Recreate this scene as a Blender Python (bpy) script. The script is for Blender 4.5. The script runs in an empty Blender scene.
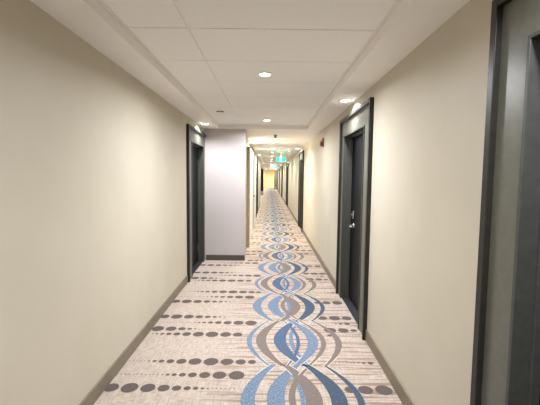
import bpy, bmesh, math, random
from mathutils import Vector, Matrix

scene = bpy.context.scene
col = scene.collection
rnd = random.Random(7)
PI = math.pi

# ------------------------------------------------------------------ camera
cam_data = bpy.data.cameras.new('camera')
cam = bpy.data.objects.new('camera', cam_data)
col.objects.link(cam)
cam_data.sensor_fit = 'HORIZONTAL'
cam_data.sensor_width = 36.0
cam_data.lens = 355.0 / 540.0 * 36.0
cam_data.clip_start = 0.05
cam_data.clip_end = 200
cam.location = (0, 0, 1.52)
# direction of the corridor seen at pixel (269.5, 176.5), roll 0.011 rad
fy = Vector((269.5 - 270.0, -(176.5 - 202.5), -355.0)).normalized()
up = Vector((math.sin(0.011), math.cos(0.011), 0.0))
up = (up - fy * up.dot(fy)).normalized()
rx = fy.cross(up)
cam.rotation_euler = Matrix((rx, fy, up)).to_euler()
scene.camera = cam

# ------------------------------------------------------------------ world, exposure
world = bpy.data.worlds.new('world')
scene.world = world
world.use_nodes = True
world.node_tree.nodes['Background'].inputs[0].default_value = (1.0, 0.92, 0.82, 1)
world.node_tree.nodes['Background'].inputs[1].default_value = 0.05
vs = scene.view_settings
vs.view_transform = 'Standard'
vs.look = 'None'
vs.gamma = 1.0
vs.use_curve_mapping = False
vs.exposure = 1.45
scene.cycles.diffuse_bounces = 8
scene.cycles.max_bounces = 12
CENTRE_W = 18.0     # watt of a ceiling downlight
DOOR_W = 5.5        # watt of a downlight over a door
LAMP_RGB = (1.0, 1.015, 1.07)
WARM_RGB = (1.0, 0.965, 0.88)

# ------------------------------------------------------------------ dimensions
XL, XR, ZB, ZT = -1.16, 0.925, 2.35, 2.42
XS, XS2 = -0.50, -0.72                      # left wall beyond the projecting shaft
Y0, YJ, YE = -3.6, 6.33, 46.6   # back wall, projecting shaft, far wall
X_TL, X_TR = -0.90, 0.66        # inner edges of the lower side soffits

# ------------------------------------------------------------------ materials
def lin(c):
    return tuple(((v / 255.0) / 12.92 if v / 255.0 <= 0.04045 else ((v / 255.0 + 0.055) / 1.055) ** 2.4) for v in c) + (1.0,)

class Mat:
    def __init__(s, name):
        s.m = bpy.data.materials.new(name)
        s.m.use_nodes = True
        s.t = s.m.node_tree
        s.b = s.t.nodes['Principled BSDF']
    def n(s, kind, **kw):
        nd = s.t.nodes.new(kind)
        for k, v in kw.items():
            if hasattr(nd, k) and k not in nd.inputs:
                setattr(nd, k, v)
            else:
                nd.inputs[k].default_value = v
        return nd
    def l(s, a, b):
        s.t.links.new(a, b)
    def coord(s, scale=(1, 1, 1)):
        tc = s.n('ShaderNodeTexCoord')
        mp = s.n('ShaderNodeMapping')
        mp.inputs['Scale'].default_value = scale
        s.l(tc.outputs['Object'], mp.inputs['Vector'])
        return mp.outputs['Vector']
    def noise(s, scale, vec, detail=4.0, rough=0.55):
        nd = s.n('ShaderNodeTexNoise')
        nd.inputs['Scale'].default_value = scale
        nd.inputs['Detail'].default_value = detail
        nd.inputs['Roughness'].default_value = rough
        s.l(vec, nd.inputs['Vector'])
        return nd.outputs['Fac']
    def ramp(s, fac, stops):
        nd = s.n('ShaderNodeValToRGB')
        els = nd.color_ramp.elements
        while len(els) < len(stops):
            els.new(0.5)
        for e, (p, c) in zip(els, stops):
            e.position = p
            e.color = c
        s.l(fac, nd.inputs['Fac'])
        return nd.outputs['Color']
    def mix(s, fac, a, b, mode='MIX'):
        nd = s.n('ShaderNodeMix')
        nd.data_type = 'RGBA'
        nd.blend_type = mode
        for v, i in ((fac, 0), (a, 6), (b, 7)):
            if isinstance(v, (int, float, tuple)):
                nd.inputs[i].default_value = v
            else:
                s.l(v, nd.inputs[i])
        return nd.outputs[2]
    def math(s, op, a, b=None, c=None):
        nd = s.n('ShaderNodeMath')
        nd.operation = op
        for i, v in enumerate((a, b, c)):
            if v is None:
                continue
            if isinstance(v, (int, float)):
                nd.inputs[i].default_value = v
            else:
                s.l(v, nd.inputs[i])
        return nd.outputs[0]
    def base(s, c):
        if isinstance(c, tuple):
            s.b.inputs['Base Color'].default_value = c
        else:
            s.l(c, s.b.inputs['Base Color'])
    def bump(s, h, strength=0.2, dist=0.002):
        nd = s.n('ShaderNodeBump')
        nd.inputs['Strength'].default_value = strength
        nd.inputs['Distance'].default_value = dist
        s.l(h, nd.inputs['Height'])
        s.l(nd.outputs['Normal'], s.b.inputs['Normal'])

def mottled(name, a, b, scale=3.0, rough=0.7, bump=0.1, bscale=180.0, sc=(1, 1, 1), spec=0.3, metal=0.0):
    m = Mat(name)
    v = m.coord(sc)
    m.base(m.ramp(m.noise(scale, v), [(0.3, lin(a)), (0.7, lin(b))]))
    m.b.inputs['Roughness'].default_value = rough
    m.b.inputs['Specular IOR Level'].default_value = spec
    m.b.inputs['Metallic'].default_value = metal
    if bump:
        m.bump(m.noise(bscale, v, 2.0), bump, 0.001)
    return m.m

M = {}
M['wall'] = mottled('wallcovering beige', (193, 186, 168), (198, 191, 174), 2.5, 0.55, 0.12, 220, spec=0.25)
M['jog'] = mottled('wallcovering pale lilac', (189, 182, 179), (194, 187, 184), 2.5, 0.6, 0.1, 220, spec=0.2)
M['far'] = mottled('wallcovering with painted yellow light', (244, 228, 184), (247, 232, 192), 2.0, 0.7, 0.05, 150, spec=0.2)  # warm yellow light on the end wall is put into its colour
M['soffit'] = mottled('painted plaster soffit', (238, 234, 229), (241, 238, 234), 4.0, 0.75, 0.06, 150, spec=0.15)
M['tile'] = mottled('ceiling tile', (239, 237, 234), (243, 241, 238), 40.0, 0.9, 0.25, 260, spec=0.1)
M['grid'] = mottled('ceiling grid', (226, 221, 214), (231, 226, 220), 10.0, 0.5, 0.0, spec=0.3)
M['base'] = mottled('baseboard taupe vinyl', (118, 108, 92), (128, 118, 101), 8.0, 0.5, 0.05, 90, spec=0.35)
M['basedark'] = mottled('baseboard dark vinyl', (78, 74, 66), (86, 82, 73), 8.0, 0.5, 0.05, 90, spec=0.3)
M['frame'] = mottled('door surround dark bronze', (85, 86, 75), (96, 97, 85), 30.0, 0.37, 0.12, 420, spec=0.8)
M['steel'] = mottled('door frame shade-darkened steel', (62, 63, 60), (70, 71, 67), 30.0, 0.42, 0.05, 300, spec=0.4)  # darker than the surround: shade of the reveal painted into the colour
M['mould'] = mottled('door moulding shade-darkened bronze', (34, 33, 29), (42, 41, 36), 30.0, 0.4, 0.05, 300, spec=0.4)  # surround paint blackened: shade of the unlit side faces is in the colour
M['leaf'] = mottled('door leaf charcoal', (19, 20, 22), (26, 27, 29), 6.0, 0.5, 0.08, 300, sc=(1, 1, 0.12), spec=0.12)
M['sill'] = mottled('threshold dark blue grey', (34, 36, 41), (44, 46, 52), 60.0, 0.7, 0.1, 300)
M['chrome'] = mottled('brushed chrome', (205, 205, 208), (222, 222, 226), 40.0, 0.22, 0.0, metal=1.0)
M['casing'] = mottled('casing tan', (150, 134, 108), (160, 144, 118), 20.0, 0.5, 0.05, 200)
M['white'] = mottled('cupboard white lacquer', (236, 233, 226), (241, 238, 232), 6.0, 0.4, 0.03, 200)
M['stile'] = mottled('cupboard grey stile', (176, 176, 172), (186, 186, 182), 6.0, 0.4, 0.03, 200)
M['plastic'] = mottled('white plastic', (228, 224, 218), (234, 230, 224), 20.0, 0.4, 0.0)
M['dark'] = mottled('dark grey plastic', (96, 90, 84), (108, 101, 95), 20.0, 0.5, 0.0)
M['red'] = mottled('alarm red brown plastic', (112, 36, 22), (126, 44, 28), 20.0, 0.35, 0.0, spec=0.5)
M['lens'] = mottled('strobe lens', (226, 214, 206), (236, 226, 220), 20.0, 0.2, 0.0, spec=0.5)

def emit(name, c, s):
    m = Mat(name)
    v = m.coord()
    cc = m.ramp(m.noise(30.0, v), [(0.2, c), (0.8, tuple(x * 0.97 for x in c[:3]) + (1,))])
    m.base(cc)
    m.l(cc, m.b.inputs['Emission Color'])
    m.b.inputs['Emission Strength'].default_value = s
    return m.m
M['glow'] = emit('lamp lens lit', (1.0, 0.95, 0.87, 1), 6.0)
M['exitgreen'] = emit('exit sign lit green', (0.01, 0.50, 0.34, 1), 0.8)
M['exitwhite'] = emit('exit sign lit white', (0.75, 1.0, 0.92, 1), 1.1)

def carpet_base():
    m = Mat('carpet oatmeal with streaks')
    v = m.coord()
    weave = m.noise(1.0, m.coord((260, 420, 1)), 2.0)
    cross = m.noise(1.0, m.coord((18, 110, 1)), 3.0)
    warp = m.noise(1.0, m.coord((110, 9, 1)), 3.0)
    c = m.ramp(cross, [(0.34, lin((132, 118, 104))), (0.62, lin((200, 188, 178)))])
    c2 = m.ramp(warp, [(0.34, lin((142, 127, 113))), (0.62, lin((199, 187, 177)))])
    c = m.mix(0.5, c, c2)
    c = m.mix(0.30, c, m.ramp(weave, [(0.35, lin((140, 125, 110))), (0.65, lin((202, 190, 180)))]))
    # broken thin brown lines that run across the corridor, only from the swirls to the right
    sep = m.n('ShaderNodeSeparateXYZ')
    m.l(v, sep.inputs[0])
    fac = m.noise(1.0, m.coord((1.8, 38.0, 1)), 3.0, 0.5)
    line = m.n('ShaderNodeMapRange', interpolation_type='SMOOTHSTEP')
    m.l(fac, line.inputs['Value'])
    line.inputs['From Min'].default_value = 0.52
    line.inputs['From Max'].default_value = 0.58
    side = m.n('ShaderNodeMapRange', interpolation_type='SMOOTHSTEP')
    m.l(sep.outputs['X'], side.inputs['Value'])
    side.inputs['From Min'].default_value = -0.62
    side.inputs['From Max'].default_value = -0.12
    k = m.math('MULTIPLY', line.outputs['Result'], side.outputs['Result'])
    k = m.math('MULTIPLY', k, 0.9)
    c = m.mix(k, c, lin((139, 119, 104)))
    m.base(c)
    m.b.inputs['Roughness'].default_value = 0.95
    m.b.inputs['Specular IOR Level'].default_value = 0.05
    m.bump(weave, 0.25, 0.003)
    return m.m

def carpet_yarn(name, a, b, strength=1.0):
    m = Mat(name)
    f1 = m.noise(1.0, m.coord((60, 200, 1)), 3.0)
    f2 = m.noise(1.0, m.coord((210, 60, 1)), 3.0)
    f = m.math('MULTIPLY_ADD', f1, 0.5, m.math('MULTIPLY', f2, 0.5))
    m.base(m.ramp(f, [(0.40, lin(a)), (0.60, lin(b))]))
    m.b.inputs['Roughness'].default_value = 0.95
    m.b.inputs['Specular IOR Level'].default_value = 0.05
    return m.m
CARPET = [carpet_base(),
          carpet_yarn('carpet yarn dark taupe', (82, 74, 71), (106, 97, 93)),
          carpet_yarn('carpet yarn taupe', (104, 95, 90), (130, 120, 114)),
          carpet_yarn('carpet yarn slate blue', (62, 78, 100), (95, 111, 134)),
          carpet_yarn('carpet yarn mottled blue', (68, 88, 112), (134, 149, 167)),
          carpet_yarn('carpet yarn deep blue', (58, 70, 84), (84, 97, 114)),
          carpet_yarn('carpet yarn cream', (196, 186, 173), (214, 204, 191))]

# ------------------------------------------------------------------ mesh helpers
def add_box(bm, x0, x1, y0, y1, z0, z1, mi=0):
    x0, x1 = min(x0, x1), max(x0, x1)
    y0, y1 = min(y0, y1), max(y0, y1)
    z0, z1 = min(z0, z1), max(z0, z1)
    vs_ = [bm.verts.new(p) for p in ((x0, y0, z0), (x1, y0, z0), (x1, y1, z0), (x0, y1, z0),
                                     (x0, y0, z1), (x1, y0, z1), (x1, y1, z1), (x0, y1, z1))]
    for f in ((0, 3, 2, 1), (4, 5, 6, 7), (0, 1, 5, 4), (1, 2, 6, 5), (2, 3, 7, 6), (3, 0, 4, 7)):
        fc = bm.faces.new([vs_[i] for i in f])
        fc.material_index = mi

def add_lathe(bm, prof, c=(0, 0, 0), axis='z', seg=28, caps=True):
    """prof: list of (radius, height); axis z, x or y"""
    def pt(r, a, h):
        p = (r * math.cos(a), r * math.sin(a), h)
        if axis == 'x':
            p = (h, r * math.cos(a), r * math.sin(a))
        elif axis == 'y':
            p = (r * math.cos(a), h, r * math.sin(a))
        return (c[0] + p[0], c[1] + p[1], c[2] + p[2])
    rings = [[bm.verts.new(pt(max(r, 1e-4), 2 * PI * i / seg, h)) for i in range(seg)] for r, h in prof]
    for a, b in zip(rings, rings[1:]):
        for i in range(seg):
            bm.faces.new((a[i], a[(i + 1) % seg], b[(i + 1) % seg], b[i]))
    if caps:
        bm.faces.new(rings[0][::-1])
        bm.faces.new(rings[-1])

def add_tube(bm, pts, r, seg=12):
    rings = []
    for i, p in enumerate(pts):
        p = Vector(p)
        d = (Vector(pts[min(i + 1, len(pts) - 1)]) - Vector(pts[max(i - 1, 0)])).normalized()
        s = d.cross(Vector((0, 0, 1)))
        if s.length < 1e-3:
            s = d.cross(Vector((1, 0, 0)))
        s.normalize()
        t = s.cross(d)
        rings.append([bm.verts.new(p + s * (r * math.cos(2 * PI * k / seg)) + t * (r * math.sin(2 * PI * k / seg))) for k in range(seg)])
    for a, b in zip(rings, rings[1:]):
        for i in range(seg):
            bm.faces.new((a[i], a[(i + 1) % seg], b[(i + 1) % seg], b[i]))
    bm.faces.new(rings[0][::-1])
    bm.faces.new(rings[-1])

def obj(name, bm, mats, parent=None, bevel=0.0, smooth=False):
    bmesh.ops.recalc_face_normals(bm, faces=bm.faces[:])
    me = bpy.data.meshes.new(name)
    bm.to_mesh(me)
    bm.free()
    for m in (mats if isinstance(mats, (list, tuple)) else [mats]):
        me.materials.append(m)
    if smooth:
        for p in me.polygons:
            p.use_smooth = True
    o = bpy.data.objects.new(name, me)
    col.objects.link(o)
    if smooth:
        mod = o.modifiers.new('edges', 'EDGE_SPLIT')
        mod.split_angle = math.radians(40)
    if bevel:
        mod = o.modifiers.new('bevel', 'BEVEL')
        mod.width = bevel
        mod.segments = 2
        mod.limit_method = 'ANGLE'
    if parent:
        o.parent = parent
    return o

def thing(name, label, cat, loc=(0, 0, 0), group=None, kind=None, rz=0.0):
    o = bpy.data.objects.new(name, None)
    o.empty_display_size = 0.1
    col.objects.link(o)
    o.location = loc
    o.rotation_euler = (0, 0, rz)
    o['label'] = label
    o['category'] = cat
    if group:
        o['group'] = group
    if kind:
        o['kind'] = kind
    return o

def struct(name, bm, mats, label, cat, bevel=0.0):
    o = obj(name, bm, mats, None, bevel)
    o['kind'] = 'structure'
    o['label'] = label
    o['category'] = cat
    return o

# ------------------------------------------------------------------ doors list (outer edges of the surrounds)
# side, y outer near, y opening near, y opening far, y outer far, wall x
RIGHT = [(0.02, 0.24, 1.275, 1.485), (3.215, 3.48, 4.39, 4.58), (9.62, 9.87, 10.62, 10.87), (17.5, 17.8, 18.8, 19.1),
         (24.9, 25.2, 26.2, 26.5), (32.0, 32.3, 33.3, 33.6), (39.0, 39.3, 40.3, 40.6)]
LEFTN = [(4.98, 5.27, 6.19, 6.325)]
LEFTF = [(13.1, 13.35, 14.35, 14.6), (21.5, 21.8, 22.8, 23.1), (30.3, 30.6, 31.6, 31.9), (36.5, 36.8, 37.8, 38.1)]
ZO, ZH = 2.01, 2.235          # opening height, top of surround

def wall_with_openings(name, x, side, ya, yb, doors, mat, label, ztop=2.6):
    """slab whose room face is at x; side +1 grows to +x"""
    bm = bmesh.new()
    y = ya
    for d in sorted(doors):
        add_box(bm, x, x + side * 0.2, y, d[1] - 0.001, -0.05, ztop)
        add_box(bm, x, x + side * 0.2, d[1] - 0.001, d[2] + 0.001, ZO + 0.001, ztop)
        y = d[2] + 0.001
    add_box(bm, x, x + side * 0.2, y, yb, -0.05, ztop)
    return struct(name, bm, mat, label, 'wall')

wall_with_openings('wall_right', XR, 1, Y0, YE + 0.2, RIGHT, M['wall'], 'long beige wall along the right side of the corridor')
wall_with_openings('wall_left', XL, -1, Y0, YJ, LEFTN, M['wall'], 'beige wall on the left from the foreground to the projecting shaft')

bm = bmesh.new()
add_box(bm, XL - 0.2, -0.432, YJ, 6.70, -0.05, 2.6)
struct('wall_shaft', bm, M['jog'], 'pale lilac wall facing the camera where the corridor narrows on the left', 'wall')
wall_with_openings('wall_left_far', XS, -1, 6.70, 20.0, LEFTF[:1], M['wall'], 'cream wall on the left beyond the lilac corner, behind the white cupboard')
wall_with_openings('wall_left_end', XS2, -1, 20.0, YE + 0.2, LEFTF[1:], M['wall'], 'most distant cream wall on the left, running to the far end')
bm = bmesh.new()
add_box(bm, XS2, XR, YE, YE + 0.2, -0.05, 2.6)
struct('wall_end', bm, M['far'], 'wall closing the far end of the corridor, warm yellow light in its colour', 'wall')
bm = bmesh.new()
add_box(bm, XL - 0.2, XR + 0.2, Y0 - 0.2, Y0, -0.05, 2.6)
struct('wall_back', bm, M['wall'], 'beige wall closing the corridor behind the camera', 'wall')

# ------------------------------------------------------------------ floor: carpet with its woven motifs
def build_floor():
    bm = bmesh.new()
    def quad(x0, x1, y0, y1):
        f = bm.faces.new([bm.verts.new(p) for p in ((x0, y0, 0), (x1, y0, 0), (x1, y1, 0), (x0, y1, 0))])
        f.material_index = 0
    quad(XL - 0.05, XR + 0.05, Y0, 6.5)
    quad(-0.8, XR + 0.05, 6.5, YE + 0.05)
    REP, HALF = 1.763, 0.8815
    CX = 0.243
    NODE0 = 2.765
    SKEW = [0.0]
    def arc(c, amp, w, yc, mi, z, t0=-1.0, t1=1.0, n=18):
        hl = HALF / 2
        pl, pr = [], []
        for i in range(n + 1):
            t = t0 + (t1 - t0) * i / n
            s = math.cos(PI * t / 2)
            x = CX + c + amp * (s ** 0.92)
            ww = w * (0.50 + 0.52 * s) / 2
            y = yc + hl * t * 1.02
            pl.append(bm.verts.new((x - ww, y, z)))
            pr.append(bm.verts.new((x + ww, y, z)))
        for i in range(n):
            f = bm.faces.new((pl[i], pr[i], pr[i + 1], pl[i + 1]))
            f.material_index = mi
        # cream edging where the strands cross over one another
        for ta, tb in ((-1.0, -0.66), (0.66, 1.0)):
            q = []
            for i in range(7):
                t = ta + (tb - ta) * i / 6
                s = math.cos(PI * t / 2)
                x = CX + c + amp * (s ** 0.92)
                ww = w * (0.50 + 0.52 * s) / 2 + 0.007
                y = yc + hl * t * 1.02
                q.append((bm.verts.new((x - ww, y, z - 0.0001)), bm.verts.new((x + ww, y, z - 0.0001))))
            for a_, b_ in zip(q, q[1:]):
                f = bm.faces.new((a_[0], a_[1], b_[1], b_[0]))
                f.material_index = 6
    # mid position, width, material, direction of the bulge
    A = [(-0.415, .045, 4, -1), (-0.305, .092, 2, -1), (-0.130, .112, 3, -1), (-0.025, .040, 4, -1), (0.040, .032, 3, 1),
         (0.175, .095, 4, 1), (0.272, .045, 2, 1), (0.410, .058, 2, 1)]
    B = [(-0.375, .095, 4, -1), (-0.185, .122, 4, -1), (-0.072, .046, 2, -1), (0.004, .036, 4, 1), (0.080, .112, 2, 1),
         (0.250, .110, 5, 1), (0.397, .048, 5, 1)]
    k0 = int((Y0 - NODE0) / HALF)
    for k in range(k0, int((YE - NODE0) / HALF)):
        yc = NODE0 + HALF * (k + 0.5)
        if yc - HALF / 2 < Y0 or yc + HALF / 2 > YE:
            continue
        n = 18 if yc < 9 else 10
        for j, (m_, w, mi, sgn) in enumerate(A if k % 2 == 0 else B):
            amp = 0.185 * sgn
            if mi in (4, 3) and abs(m_) < 0.05:
                amp = 0.12 * sgn
            if abs(m_ - 0.004) < 0.05 and k % 2 and abs(m_) < 0.08:
                amp = 0.11 * sgn
            arc(m_ - amp, amp, w, yc, mi, 0.0012 + 0.0002 * ((j * 3 + k) % 8), n=n)
    # rows of dots: y, x of the largest dot, reach to the left, reach to the right, right-hand row (x, reach left, reach right)
    rows = [(2.440, -0.985, 1.3, 0.60, (0.837, 0.50, 0.9)),
            (2.612, -0.235, 0.62, 0.60, None),
            (2.809, -0.463, 0.56, 0.60, (1.25, 0.55, 0.5)),
            (3.312, -0.536, 0.62, 0.90, (0.28, 0.50, 0.42)),
            (3.429, -1.092, 0.50, 0.40, (0.62, 0.9, 0.32)),
            (3.587, -0.175, 0.66, 0.60, (1.15, 0.5, 0.5)),
            (3.735, -0.985, 0.90, 0.58, (0.72, 0.9, 0.7))]
    def env(y):
        t = ((y - NODE0) / HALF) % 1.0
        return 0.25 + 0.20 * math.sin(PI * t)
    def dot(x, y, d, z=0.001):
        seg = 16 if y < 7 else 8
        sy = 0.96
        f = bm.faces.new([bm.verts.new((x + d / 2 * math.cos(2 * PI * i / seg), y + d / 2 * sy * math.sin(2 * PI * i / seg), z)) for i in range(seg)])
        f.material_index = 1 if d > 0.02 else 2
    def ok(x, y, d, side):
        xl = XL if y < YJ - 0.05 else XS
        if x - d / 2 < xl - 0.02 or x + d / 2 > XR - 0.003 or y < Y0 + 0.1 or y > YE - 0.1:
            return False
        e = env(y)
        return (x + d / 2 < CX - e - 0.015) if side < 0 else (x - d / 2 > CX + 0.16 + 0.75 * (e - 0.25))
    def row(y, xm, rl, rr, side):
        for sgn, reach in ((-1, rl), (1, rr)):
            x = xm
            d = 0.122
            first = True
            tiny = 0
            while True:
                if not (first and sgn == 1) and ok(x, y, d, side):
                    dot(x, y, d)
                first = False
                q = abs(x - xm) / reach
                dn = max(0.014, 0.106 * (1 - q) ** 0.9 if q < 1 else 0.014)
                x += sgn * (d / 2 + dn / 2 + 0.017)
                d = dn
                if d <= 0.0145:
                    tiny += 1
                if tiny > 14 or abs(x - xm) > 2.2 or (y > 16 and tiny > 2):
                    break
    for k in range(-4, 26):
        for y, xm, rl, rr, right in rows:
            yy = y + REP * k
            if yy < Y0 or yy > YE:
                continue
            row(yy, xm, rl, rr, -1)
            if right:
                row(yy, right[0], right[1], right[2], 1)
    return struct('floor', bm, CARPET, 'oatmeal carpet with blue and taupe interlaced swirls and rows of dark dots', 'floor')
build_floor()

# ------------------------------------------------------------------ ceiling: lay-in tiles between lower plaster soffits
def build_tiles(bm, x0, x1, xs, y0, y1, yfirst, z):
    gx, g = 0.0022, 0.005
    xs = [x0] + [x for x in xs if x0 < x < x1] + [x1]
    ys = [y0]
    y = yfirst
    while y > y0 + 0.1:
        y -= 0.61
    y += 0.61
    while y < y1 - 0.06:
        if y > y0 + 0.06:
            ys.append(y)
        y += 0.61
    ys.append(y1)
    for a, b in zip(xs, xs[1:]):
        for c, d in zip(ys, ys[1:]):
            add_box(bm, a + gx, b - gx, c + g, d - g, z, z + 0.02, 0)
    add_box(bm, x0, x1, y0, y1, z + 0.010, z + 0.03, 1)

bm = bmesh.new()
build_tiles(bm, X_TL, X_TR, [-0.508], Y0, 6.30, 2.245, ZT)
build_tiles(bm, -0.30, X_TR, [], 11.3, 22.6, 11.9, ZT)
build_tiles(bm, -0.30, X_TR, [], 25.4, YE, 26.0, ZT)
struct('ceiling', bm, [M['tile'], M['grid']], 'suspended ceiling of off-white rectangular tiles', 'ceiling')

def soffit(n, boxes, label):
    bm = bmesh.new()
    for b in boxes:
        add_box(bm, *b, ZB, 2.55)
    struct('trim_%d' % n, bm, M['soffit'], label, 'soffit')
soffit(1, [(XL, X_TL, Y0, YJ)], 'lower white plaster soffit along the top of the left wall')
soffit(2, [(X_TR, XR, Y0, 6.30)], 'lower white plaster soffit along the top of the near right wall')
soffit(3, [(-0.9, XR, 6.30, YJ), (-0.432, XR, YJ, 6.70), (XS, XR, 6.70, 11.3)], 'lower white plaster ceiling band across the corridor where it narrows')
soffit(4, [(XS2, -0.30, 11.3, 22.6), (X_TR, XR, 11.3, 22.6), (XS2, XR, 22.6, 25.4), (XS2, -0.30, 25.4, YE), (X_TR, XR, 25.4, YE)],
       'lower plaster soffits around the distant tiled ceiling')
bm = bmesh.new()   # shadow-line angle at the tile edges
add_box(bm, X_TL, X_TL + 0.022, Y0, 6.30, ZT - 0.004, ZT + 0.001)
add_box(bm, X_TR - 0.022, X_TR, Y0, 6.30, ZT - 0.004, ZT + 0.001)
add_box(bm, X_TL + 0.022, X_TR - 0.022, 6.278, 6.30, ZT - 0.004, ZT + 0.001)
struct('trim_5', bm, M['grid'], 'thin metal wall angle edging the near tiled ceiling', 'trim')

# ------------------------------------------------------------------ baseboards
def baseboard(name, x, side, segs, mat, label, h=0.106):
    bm = bmesh.new()
    for a, b in segs:
        add_box(bm, x, x - side * 0.012, a, b, 0.0, h)
    struct(name, bm, mat, label, 'baseboard', 0.003)
def gaps(ya, yb, doors):
    out, y = [], ya
    for d in sorted(doors):
        if d[0] > y:
            out.append((y, d[0]))
        y = d[3]
    if y < yb - 0.02:
        out.append((y, yb))
    return out
baseboard('baseboard_right', XR, 1, gaps(Y0, YE, RIGHT), M['base'], 'taupe baseboard along the right wall')
baseboard('baseboard_left', XL, -1, gaps(Y0, YJ, LEFTN), M['base'], 'taupe baseboard along the left wall in the foreground')
baseboard('baseboard_left_far', XS, -1, gaps(11.35, 20.0, LEFTF[:1]), M['base'], 'taupe baseboard along the left wall past the white cupboard')
baseboard('baseboard_left_end', XS2, -1, gaps(20.0, YE, LEFTF[1:]), M['base'], 'taupe baseboard along the most distant left wall')
bm = bmesh.new()
add_box(bm, XL + 0.03, -0.432, YJ - 0.012, YJ, 0, 0.098)
struct('baseboard_shaft', bm, M['basedark'], 'dark baseboard along the pale lilac wall facing the camera', 'baseboard', 0.003)

# ------------------------------------------------------------------ doors
def lever_set(parent, X, side, y, dirn, z=0.945):
    """electronic lock above a lever; X is the face of the leaf"""
    s = -side
    bm = bmesh.new()
    add_box(bm, X, X + s * 0.022, y - 0.034, y + 0.034, z + 0.085, z + 0.175)
    lock = obj('lock', bm, M['chrome'], parent, 0.008)
    bm = bmesh.new()
    add_lathe(bm, [(0.012, 0), (0.012, s * 0.012), (0.008, s * 0.016)], (X + s * 0.022, y, z + 0.13), 'x', 16)
    obj('lock_button', bm, M['dark'], lock, smooth=True)
    bm = bmesh.new()
    add_lathe(bm, [(0.032, 0), (0.032, s * 0.008), (0.028, s * 0.014), (0.012, s * 0.016), (0.011, s * 0.05)], (X, y, z), 'x', 24)
    add_tube(bm, [(X + s * 0.05, y, z), (X + s * 0.055, y + dirn * 0.02, z), (X + s * 0.056, y + dirn * 0.07, z - 0.002), (X + s * 0.05, y + dirn * 0.12, z - 0.004)], 0.0105)
    obj('lever_handle', bm, M['chrome'], parent, smooth=True)

def door(n, x, side, d, label, latch='far', detail=True, clip_far=False):
    yo0, yi0, yi1, yo1 = d
    s = side
    t = thing('door_%d' % n, label, 'door', (0, 0, 0), None, 'structure')
    P = 0.038                                   # projection of the outer moulding
    W = 0.038
    bm = bmesh.new()
    add_box(bm, x, x - s * P, yo0, yo0 + W, 0, ZH)
    if not clip_far:
        add_box(bm, x, x - s * P, yo1 - W, yo1, 0, ZH)
    add_box(bm, x, x - s * P, yo0 + W, yo1 - (0 if clip_far else W), ZH - W, ZH)
    obj('outer_moulding', bm, M['mould'], t, 0.003)
    fr = 0.016
    F = 0.012
    bm = bmesh.new()
    add_box(bm, x, x - s * F, yo0 + W, yi0 - fr, 0, ZH - W)
    obj('side_panel', bm, M['frame'], t)
    bm = bmesh.new()
    add_box(bm, x, x - s * F, yi1 + fr, yo1 - (0 if clip_far else W), 0, ZH - W)
    obj('side_panel', bm, M['frame'], t)
    bm = bmesh.new()
    add_box(bm, x, x - s * F, yi0 - fr, yi1 + fr, ZO + fr, ZH - W)
    obj('header_panel', bm, M['frame'], t)
    # inner steel frame: face, reveal and stop, one profile round three sides
    bm = bmesh.new()
    dp = 0.092
    add_box(bm, x + s * 0.16, x - s * 0.020, yi0 - fr, yi0, 0, ZO + fr)
    add_box(bm, x + s * 0.16, x - s * 0.020, yi1, yi1 + fr, 0, ZO + fr)
    add_box(bm, x + s * 0.16, x - s * 0.020, yi0, yi1, ZO, ZO + fr)
    add_box(bm, x + s * 0.052, x + s * 0.088, yi0, yi0 + 0.014, 0, ZO)
    add_box(bm, x + s * 0.052, x + s * 0.088, yi1 - 0.014, yi1, 0, ZO)
    add_box(bm, x + s * 0.052, x + s * 0.088, yi0 + 0.014, yi1 - 0.014, ZO - 0.014, ZO)
    obj('door_frame', bm, M['steel'], t, 0.002)
    bm = bmesh.new()
    add_box(bm, x + s * dp, x + s * (dp + 0.044), yi0 + 0.003, yi1 - 0.003, 0.008, ZO - 0.003)
    obj('door_leaf', bm, M['leaf'], t, 0.002)
    bm = bmesh.new()
    add_box(bm, x + s * 0.004, x + s * 0.17, yi0, yi1, 0.0, 0.006)
    obj('threshold', bm, M['sill'], t)
    if detail:
        ly = yi1 - 0.17 if latch == 'far' else yi0 + 0.10
        lever_set(t, x + s * dp, s, ly, -1 if latch == 'far' else 1)
        for hz in (0.25, 1.0, 1.75):
            bm = bmesh.new()
            hy = yi0 + 0.008 if latch == 'far' else yi1 - 0.008
            add_lathe(bm, [(0.007, -0.05), (0.007, 0.05)], (x + s * (dp - 0.005), hy, hz), 'z', 12)
            obj('hinge', bm, M['chrome'], t, smooth=True)
    return t

rl = ['dark bronze door surround in the right foreground, cut by the picture edge',
      'charcoal door with chrome lever in wide dark surround, nearest full door on the right',
      'dark door in dark surround on the right wall beyond the red alarm',
      'distant dark door on the right, first one past the green exit sign',
      'distant dark door on the right, second one past the green exit sign',
      'distant dark door on the right, third one past the green exit sign',
      'distant dark door on the right, last one before the end wall']
n = 1
for d, lab in zip(RIGHT, rl):
    door(n, XR, 1, d, lab, 'far', detail=(d[0] < 12))
    n += 1
door(n, XL, -1, LEFTN[0], 'recessed charcoal door in dark surround on the left beside the pale lilac wall', 'near', True, clip_far=True)
n += 1
ll = ['dark door on the far left wall, first one past the white cupboard doors',
      'dark door on the far left wall, second one past the white cupboard doors',
      'dark door on the far left wall, third one past the white cupboard doors',
      'dark door on the far left wall, last one before the end wall']
for d, lab in zip(LEFTF, ll):
    door(n, XS if d[0] < 20 else XS2, -1, d, lab, 'far', detail=False)
    n += 1

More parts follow.
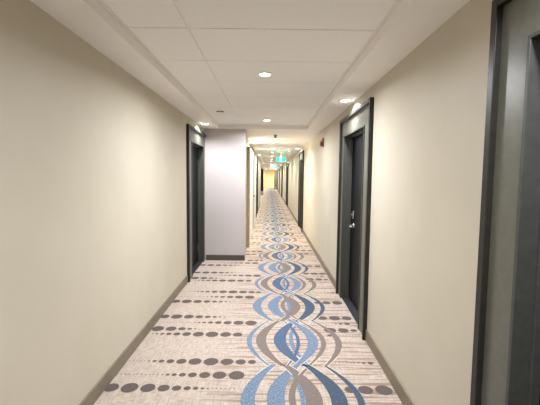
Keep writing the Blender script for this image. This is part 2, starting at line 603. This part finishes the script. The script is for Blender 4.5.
# white cupboard with tan near edge on the left wall beyond the shaft
cup = thing('service_cupboard', 'tall white cupboard with tan near edge on the left wall past the lilac corner', 'cupboard', (XS, 7.5, 0))
def cbox(name, x0, x1, y0, y1, z0, z1, mat, parent=cup, bev=0.003):
    bm = bmesh.new()
    add_box(bm, x0, x1, y0, y1, z0, z1)
    return obj(name, bm, mat, parent, bev)
cbox('side_panel', 0.001, 0.085, 0.0, 0.10, 0.0, 2.14, M['casing'])['label'] = 'tan side panel'
cbox('carcass', 0.001, 0.055, 0.10, 3.75, 0.0, 2.14, M['white'])
cbox('plinth', 0.055, 0.068, 0.10, 3.75, 0.0, 0.08, M['white'])
for a, b in ((0.12, 1.55), (2.45, 3.73)):
    dl = cbox('cupboard_door', 0.056, 0.080, a, b, 0.09, 2.12, M['white'])
dm = cbox('centre_panel', 0.056, 0.076, 1.57, 2.43, 0.09, 2.12, M['stile'])
dm['label'] = 'grey centre panel'
bm = bmesh.new()
add_lathe(bm, [(0.03, 0), (0.03, 0.012), (0.012, 0.016), (0.012, 0.04)], (0.076, 2.0, 1.0), 'x', 16)
add_tube(bm, [(0.113, 2.0, 1.0), (0.118, 1.93, 1.0), (0.113, 1.88, 1.0)], 0.011)
obj('handle', bm, M['dark'], dm, smooth=True)

# ------------------------------------------------------------------ ceiling fittings
def lamp(name, parent, watt, size=0.10, z=-0.016, spread=118):
    ld = bpy.data.lights.new(name, 'AREA')
    ld.shape = 'DISK'
    ld.size = size
    ld.energy = watt
    ld.color = LAMP_RGB if parent.location.y < 6.5 else WARM_RGB
    ld.spread = math.radians(spread)
    lo = bpy.data.objects.new(name, ld)
    col.objects.link(lo)
    lo.parent = parent
    lo.location = (0, 0, z)
    return lo

def downlight(x, y, z, watt, label, group, r=0.048):
    t = thing('downlight', label, 'downlight', (x, y, z), group)
    bm = bmesh.new()
    add_lathe(bm, [(r, 0.001), (r + 0.018, 0.0), (r + 0.018, -0.004), (r + 0.010, -0.009), (r, -0.008), (r, 0.001)], (0, 0, 0), 'z', 32, caps=False)
    obj('trim_ring', bm, M['plastic'], t, smooth=True)
    bm = bmesh.new()
    add_lathe(bm, [(r - 0.001, 0.001), (r - 0.001, -0.006), (r * 0.75, -0.011), (r * 0.35, -0.0135), (0.001, -0.014)], (0, 0, 0), 'z', 28)
    obj('lens', bm, M['glow'], t, smooth=True)
    lamp('lamp', t, watt, 2 * r, spread=165 if watt > DOOR_W + 0.1 else 150)
    return t

ORD = ['nearest', 'second', 'third', 'fourth', 'fifth', 'sixth', 'seventh', 'eighth', 'ninth', 'tenth', 'eleventh', 'twelfth', 'thirteenth', 'fourteenth', 'fifteenth', 'sixteenth', 'seventeenth']
ys_near = [-2.0, 0.62, 3.20, 5.76]
downlight(-0.05, -2.0, ZT, CENTRE_W * 0.55, 'round recessed downlight in the tiled ceiling well behind the camera', 'downlights along the ceiling')
downlight(-0.05, 0.62, ZT, CENTRE_W * 0.5, 'round recessed downlight in the tiled ceiling just above the camera', 'downlights along the ceiling')
downlight(-0.05, 3.20, ZT, CENTRE_W, 'round bright downlight in the tiled ceiling, largest one in view', 'downlights along the ceiling')
downlight(-0.05, 5.76, ZT, CENTRE_W * 0.72, 'round downlight in the tiled ceiling just before the lower ceiling band', 'downlights along the ceiling')
downlight(-0.04, 8.18, ZB, CENTRE_W * 0.9, 'round downlight in the middle of the lower ceiling band, nearer of two', 'downlights along the ceiling')
downlight(-0.05, 10.84, ZB, CENTRE_W * 0.8, 'round downlight at the far edge of the lower ceiling band', 'downlights along the ceiling')
y, i = 13.4, 0
while y < YE - 0.5:
    zz = ZB if 22.6 < y < 25.4 else ZT
    downlight(0.1, y, zz, CENTRE_W * (0.85 if y < 38 else 1.6), 'small distant downlight past the lower ceiling band, %s beyond it' % ('first' if i == 0 else ORD[i]), 'downlights along the ceiling')
    y += 2.6
    i += 1
dl = 'downlights over the doors'
downlight(0.80, 0.80, ZB, DOOR_W, 'downlight in the right soffit above the foreground door surround', dl)
downlight(0.805, 3.90, ZB, DOOR_W, 'bright downlight in the right soffit above the nearest full door', dl)
downlight(-1.04, 5.74, ZB, DOOR_W, 'bright downlight in the left soffit above the door by the lilac wall', dl)
downlight(-0.27, 8.68, ZB, DOOR_W, 'warm downlight above the white cupboard on the left', dl)
downlight(0.805, 10.50, ZB, DOOR_W, 'bright downlight over the dark door beyond the red alarm', dl)
for d, lab in zip(RIGHT[3:], ('first', 'second', 'third', 'fourth')):
    downlight(0.80, (d[1] + d[2]) / 2, ZB, DOOR_W, 'distant downlight over the %s dark door past the exit sign on the right' % lab, dl)
for d, lab in zip(LEFTF, ('first', 'second', 'third', 'fourth')):
    downlight(-0.40, (d[1] + d[2]) / 2, ZB, DOOR_W, 'distant downlight over the %s dark door past the cupboard on the left' % lab, dl)

t = thing('sprinkler', 'flat grey sprinkler cover on the near tiled ceiling, left of the downlights', 'sprinkler', (-0.70, 5.05, ZT))
bm = bmesh.new()
add_lathe(bm, [(0.052, 0.001), (0.052, -0.006), (0.046, -0.009)], (0, 0, 0), 'z', 28)
obj('ring', bm, M['dark'], t, smooth=True)
bm = bmesh.new()
add_lathe(bm, [(0.041, -0.008), (0.041, -0.013), (0.036, -0.015)], (0, 0, 0), 'z', 28)
obj('cover_plate', bm, M['grid'], t, smooth=True)

t = thing('sprinkler', 'small brownish sprinkler head on the lower ceiling band above the corridor', 'sprinkler', (0.11, 7.19, ZB))
bm = bmesh.new()
add_lathe(bm, [(0.040, 0.001), (0.040, -0.006), (0.030, -0.012), (0.016, -0.014)], (0, 0, 0), 'z', 24)
obj('escutcheon', bm, M['dark'], t, smooth=True)
bm = bmesh.new()
add_lathe(bm, [(0.020, -0.012), (0.020, -0.045), (0.030, -0.048), (0.030, -0.055)], (0, 0, 0), 'z', 16)
obj('deflector', bm, M['dark'], t, smooth=True)

# red fire alarm horn on the right wall
t = thing('fire_alarm', 'small dark red fire alarm horn high on the right wall', 'fire alarm', (XR, 6.20, 2.115))
bm = bmesh.new()
add_box(bm, 0.0, -0.018, -0.065, 0.065, -0.075, 0.075)
obj('back_plate', bm, M['red'], t, 0.006)
bm = bmesh.new()
add_box(bm, -0.018, -0.052, -0.050, 0.050, -0.062, 0.010)
for k in range(4):
    add_box(bm, -0.052, -0.055, -0.036, 0.036, -0.052 + k * 0.014, -0.046 + k * 0.014)
obj('horn', bm, M['red'], t, 0.003)
bm = bmesh.new()
add_box(bm, -0.018, -0.046, -0.030, 0.030, 0.018, 0.050)
obj('strobe_lens', bm, M['lens'], t, 0.008)

# green running-man exit signs
def exit_sign(x, y, zc, zceil, label, w=0.30, h=0.165):
    t = thing('exit_sign', label, 'exit sign', (x, y, zc), 'green exit signs')
    bm = bmesh.new()
    add_box(bm, -w / 2 - 0.012, w / 2 + 0.007, -0.022, 0.022, -h / 2 - 0.012, h / 2 + 0.007)
    obj('housing', bm, M['plastic'], t, 0.004)
    top = zceil - zc
    bm = bmesh.new()
    add_box(bm, -0.14, 0.14, -0.04, 0.04, top - 0.085, top)
    add_box(bm, -0.012, 0.012, -0.012, 0.012, h / 2 + 0.010, top - 0.08)
    obj('mount', bm, M['plastic'], t)
    bm = bmesh.new()
    add_box(bm, -w / 2, w / 2, -0.026, -0.021, -h / 2, h / 2)
    p = obj('pictogram_panel', bm, M['exitgreen'], t)
    bm = bmesh.new()
    u = h / 2
    yf0, yf1 = -0.0275, -0.0255
    # white doorway with its frame, man running out of it
    add_box(bm, -0.42 * u, 0.42 * u, yf0, yf1, -0.82 * u, 0.82 * u)
    obj('doorway_symbol', bm, M['exitwhite'], p)
    bm = bmesh.new()
    add_lathe(bm, [(0.13 * u, -0.0295), (0.13 * u, -0.0270)], (0.06 * u, 0, 0.52 * u), 'y', 16)
    def limb(pts, r):
        for (x0, z0), (x1, z1) in zip(pts, pts[1:]):
            dx, dz = x1 - x0, z1 - z0
            L = math.hypot(dx, dz)
            nx, nz = -dz / L * r, dx / L * r
            q = [(x0 + nx, z0 + nz), (x1 + nx, z1 + nz), (x1 - nx, z1 - nz), (x0 - nx, z0 - nz)]
            f = [bm.verts.new((a * u, -0.0295, b * u)) for a, b in q]
            g = [bm.verts.new((a * u, -0.0270, b * u)) for a, b in q]
            bm.faces.new(f)
            bm.faces.new(g[::-1])
            for k in range(4):
                bm.faces.new((f[k], g[k], g[(k + 1) % 4], f[(k + 1) % 4]))
    limb([(0.02, 0.36), (-0.04, -0.10)], 0.12)
    limb([(-0.02, 0.30), (-0.26, 0.14), (-0.32, -0.06)], 0.055)
    limb([(0.04, 0.30), (0.24, 0.10), (0.36, 0.20)], 0.055)
    limb([(-0.06, -0.08), (0.18, -0.28), (0.16, -0.66)], 0.07)
    limb([(-0.08, -0.08), (-0.14, -0.40), (-0.38, -0.60)], 0.07)
    obj('running_man_symbol', bm, M['exitgreen'], p)
    ld = bpy.data.lights.new('sign_lamp', 'AREA')
    ld.shape = 'RECTANGLE'
    ld.size, ld.size_y = w, 0.03
    ld.energy = 0.6
    ld.color = (0.25, 1.0, 0.85)
    lo = bpy.data.objects.new('sign_lamp', ld)
    col.objects.link(lo)
    lo.parent = t
    lo.rotation_euler = (PI, 0, 0)
    lo.location = (0, -0.01, h / 2 + 0.02)
    return t
exit_sign(0.385, 12.4, 2.115, ZT, 'nearer green and white running-man exit sign hanging from the ceiling')
exit_sign(0.33, 24.0, 2.13, ZB, 'farther, smaller green exit sign hanging from the ceiling')

# fire doors folded open, far down the corridor
def open_leaf(x0, x1, y, mat, label, dirn):
    t = thing('fire_door', label, 'door', ((x0 + x1) / 2, y, 0.0))
    hw = abs(x1 - x0) / 2
    bm = bmesh.new()
    add_box(bm, -hw, hw, -0.022, 0.022, 0.004, 2.12)
    obj('door_leaf', bm, mat, t, 0.002)
    for sy in (-1, 1):
        bm = bmesh.new()
        add_box(bm, -hw * 0.6, hw * 0.6, sy * 0.022, sy * 0.030, 0.05, 0.30)
        obj('kick_plate', bm, M['chrome'], t)
    bm = bmesh.new()
    add_tube(bm, [(dirn * (hw - 0.05), -0.022, 0.92), (dirn * (hw - 0.05), -0.07, 0.94), (dirn * (hw - 0.05), -0.07, 1.12), (dirn * (hw - 0.05), -0.022, 1.14)], 0.010)
    obj('pull_handle', bm, M['chrome'], t, smooth=True)
open_leaf(XS2 + 0.003, XS2 + 0.22, 29.3, M['leaf'], 'dark fire door standing open against the far left wall', 1)
open_leaf(XR - 0.36, XR - 0.003, 42.5, M['frame'], 'grey fire door standing open near the end on the right', -1)
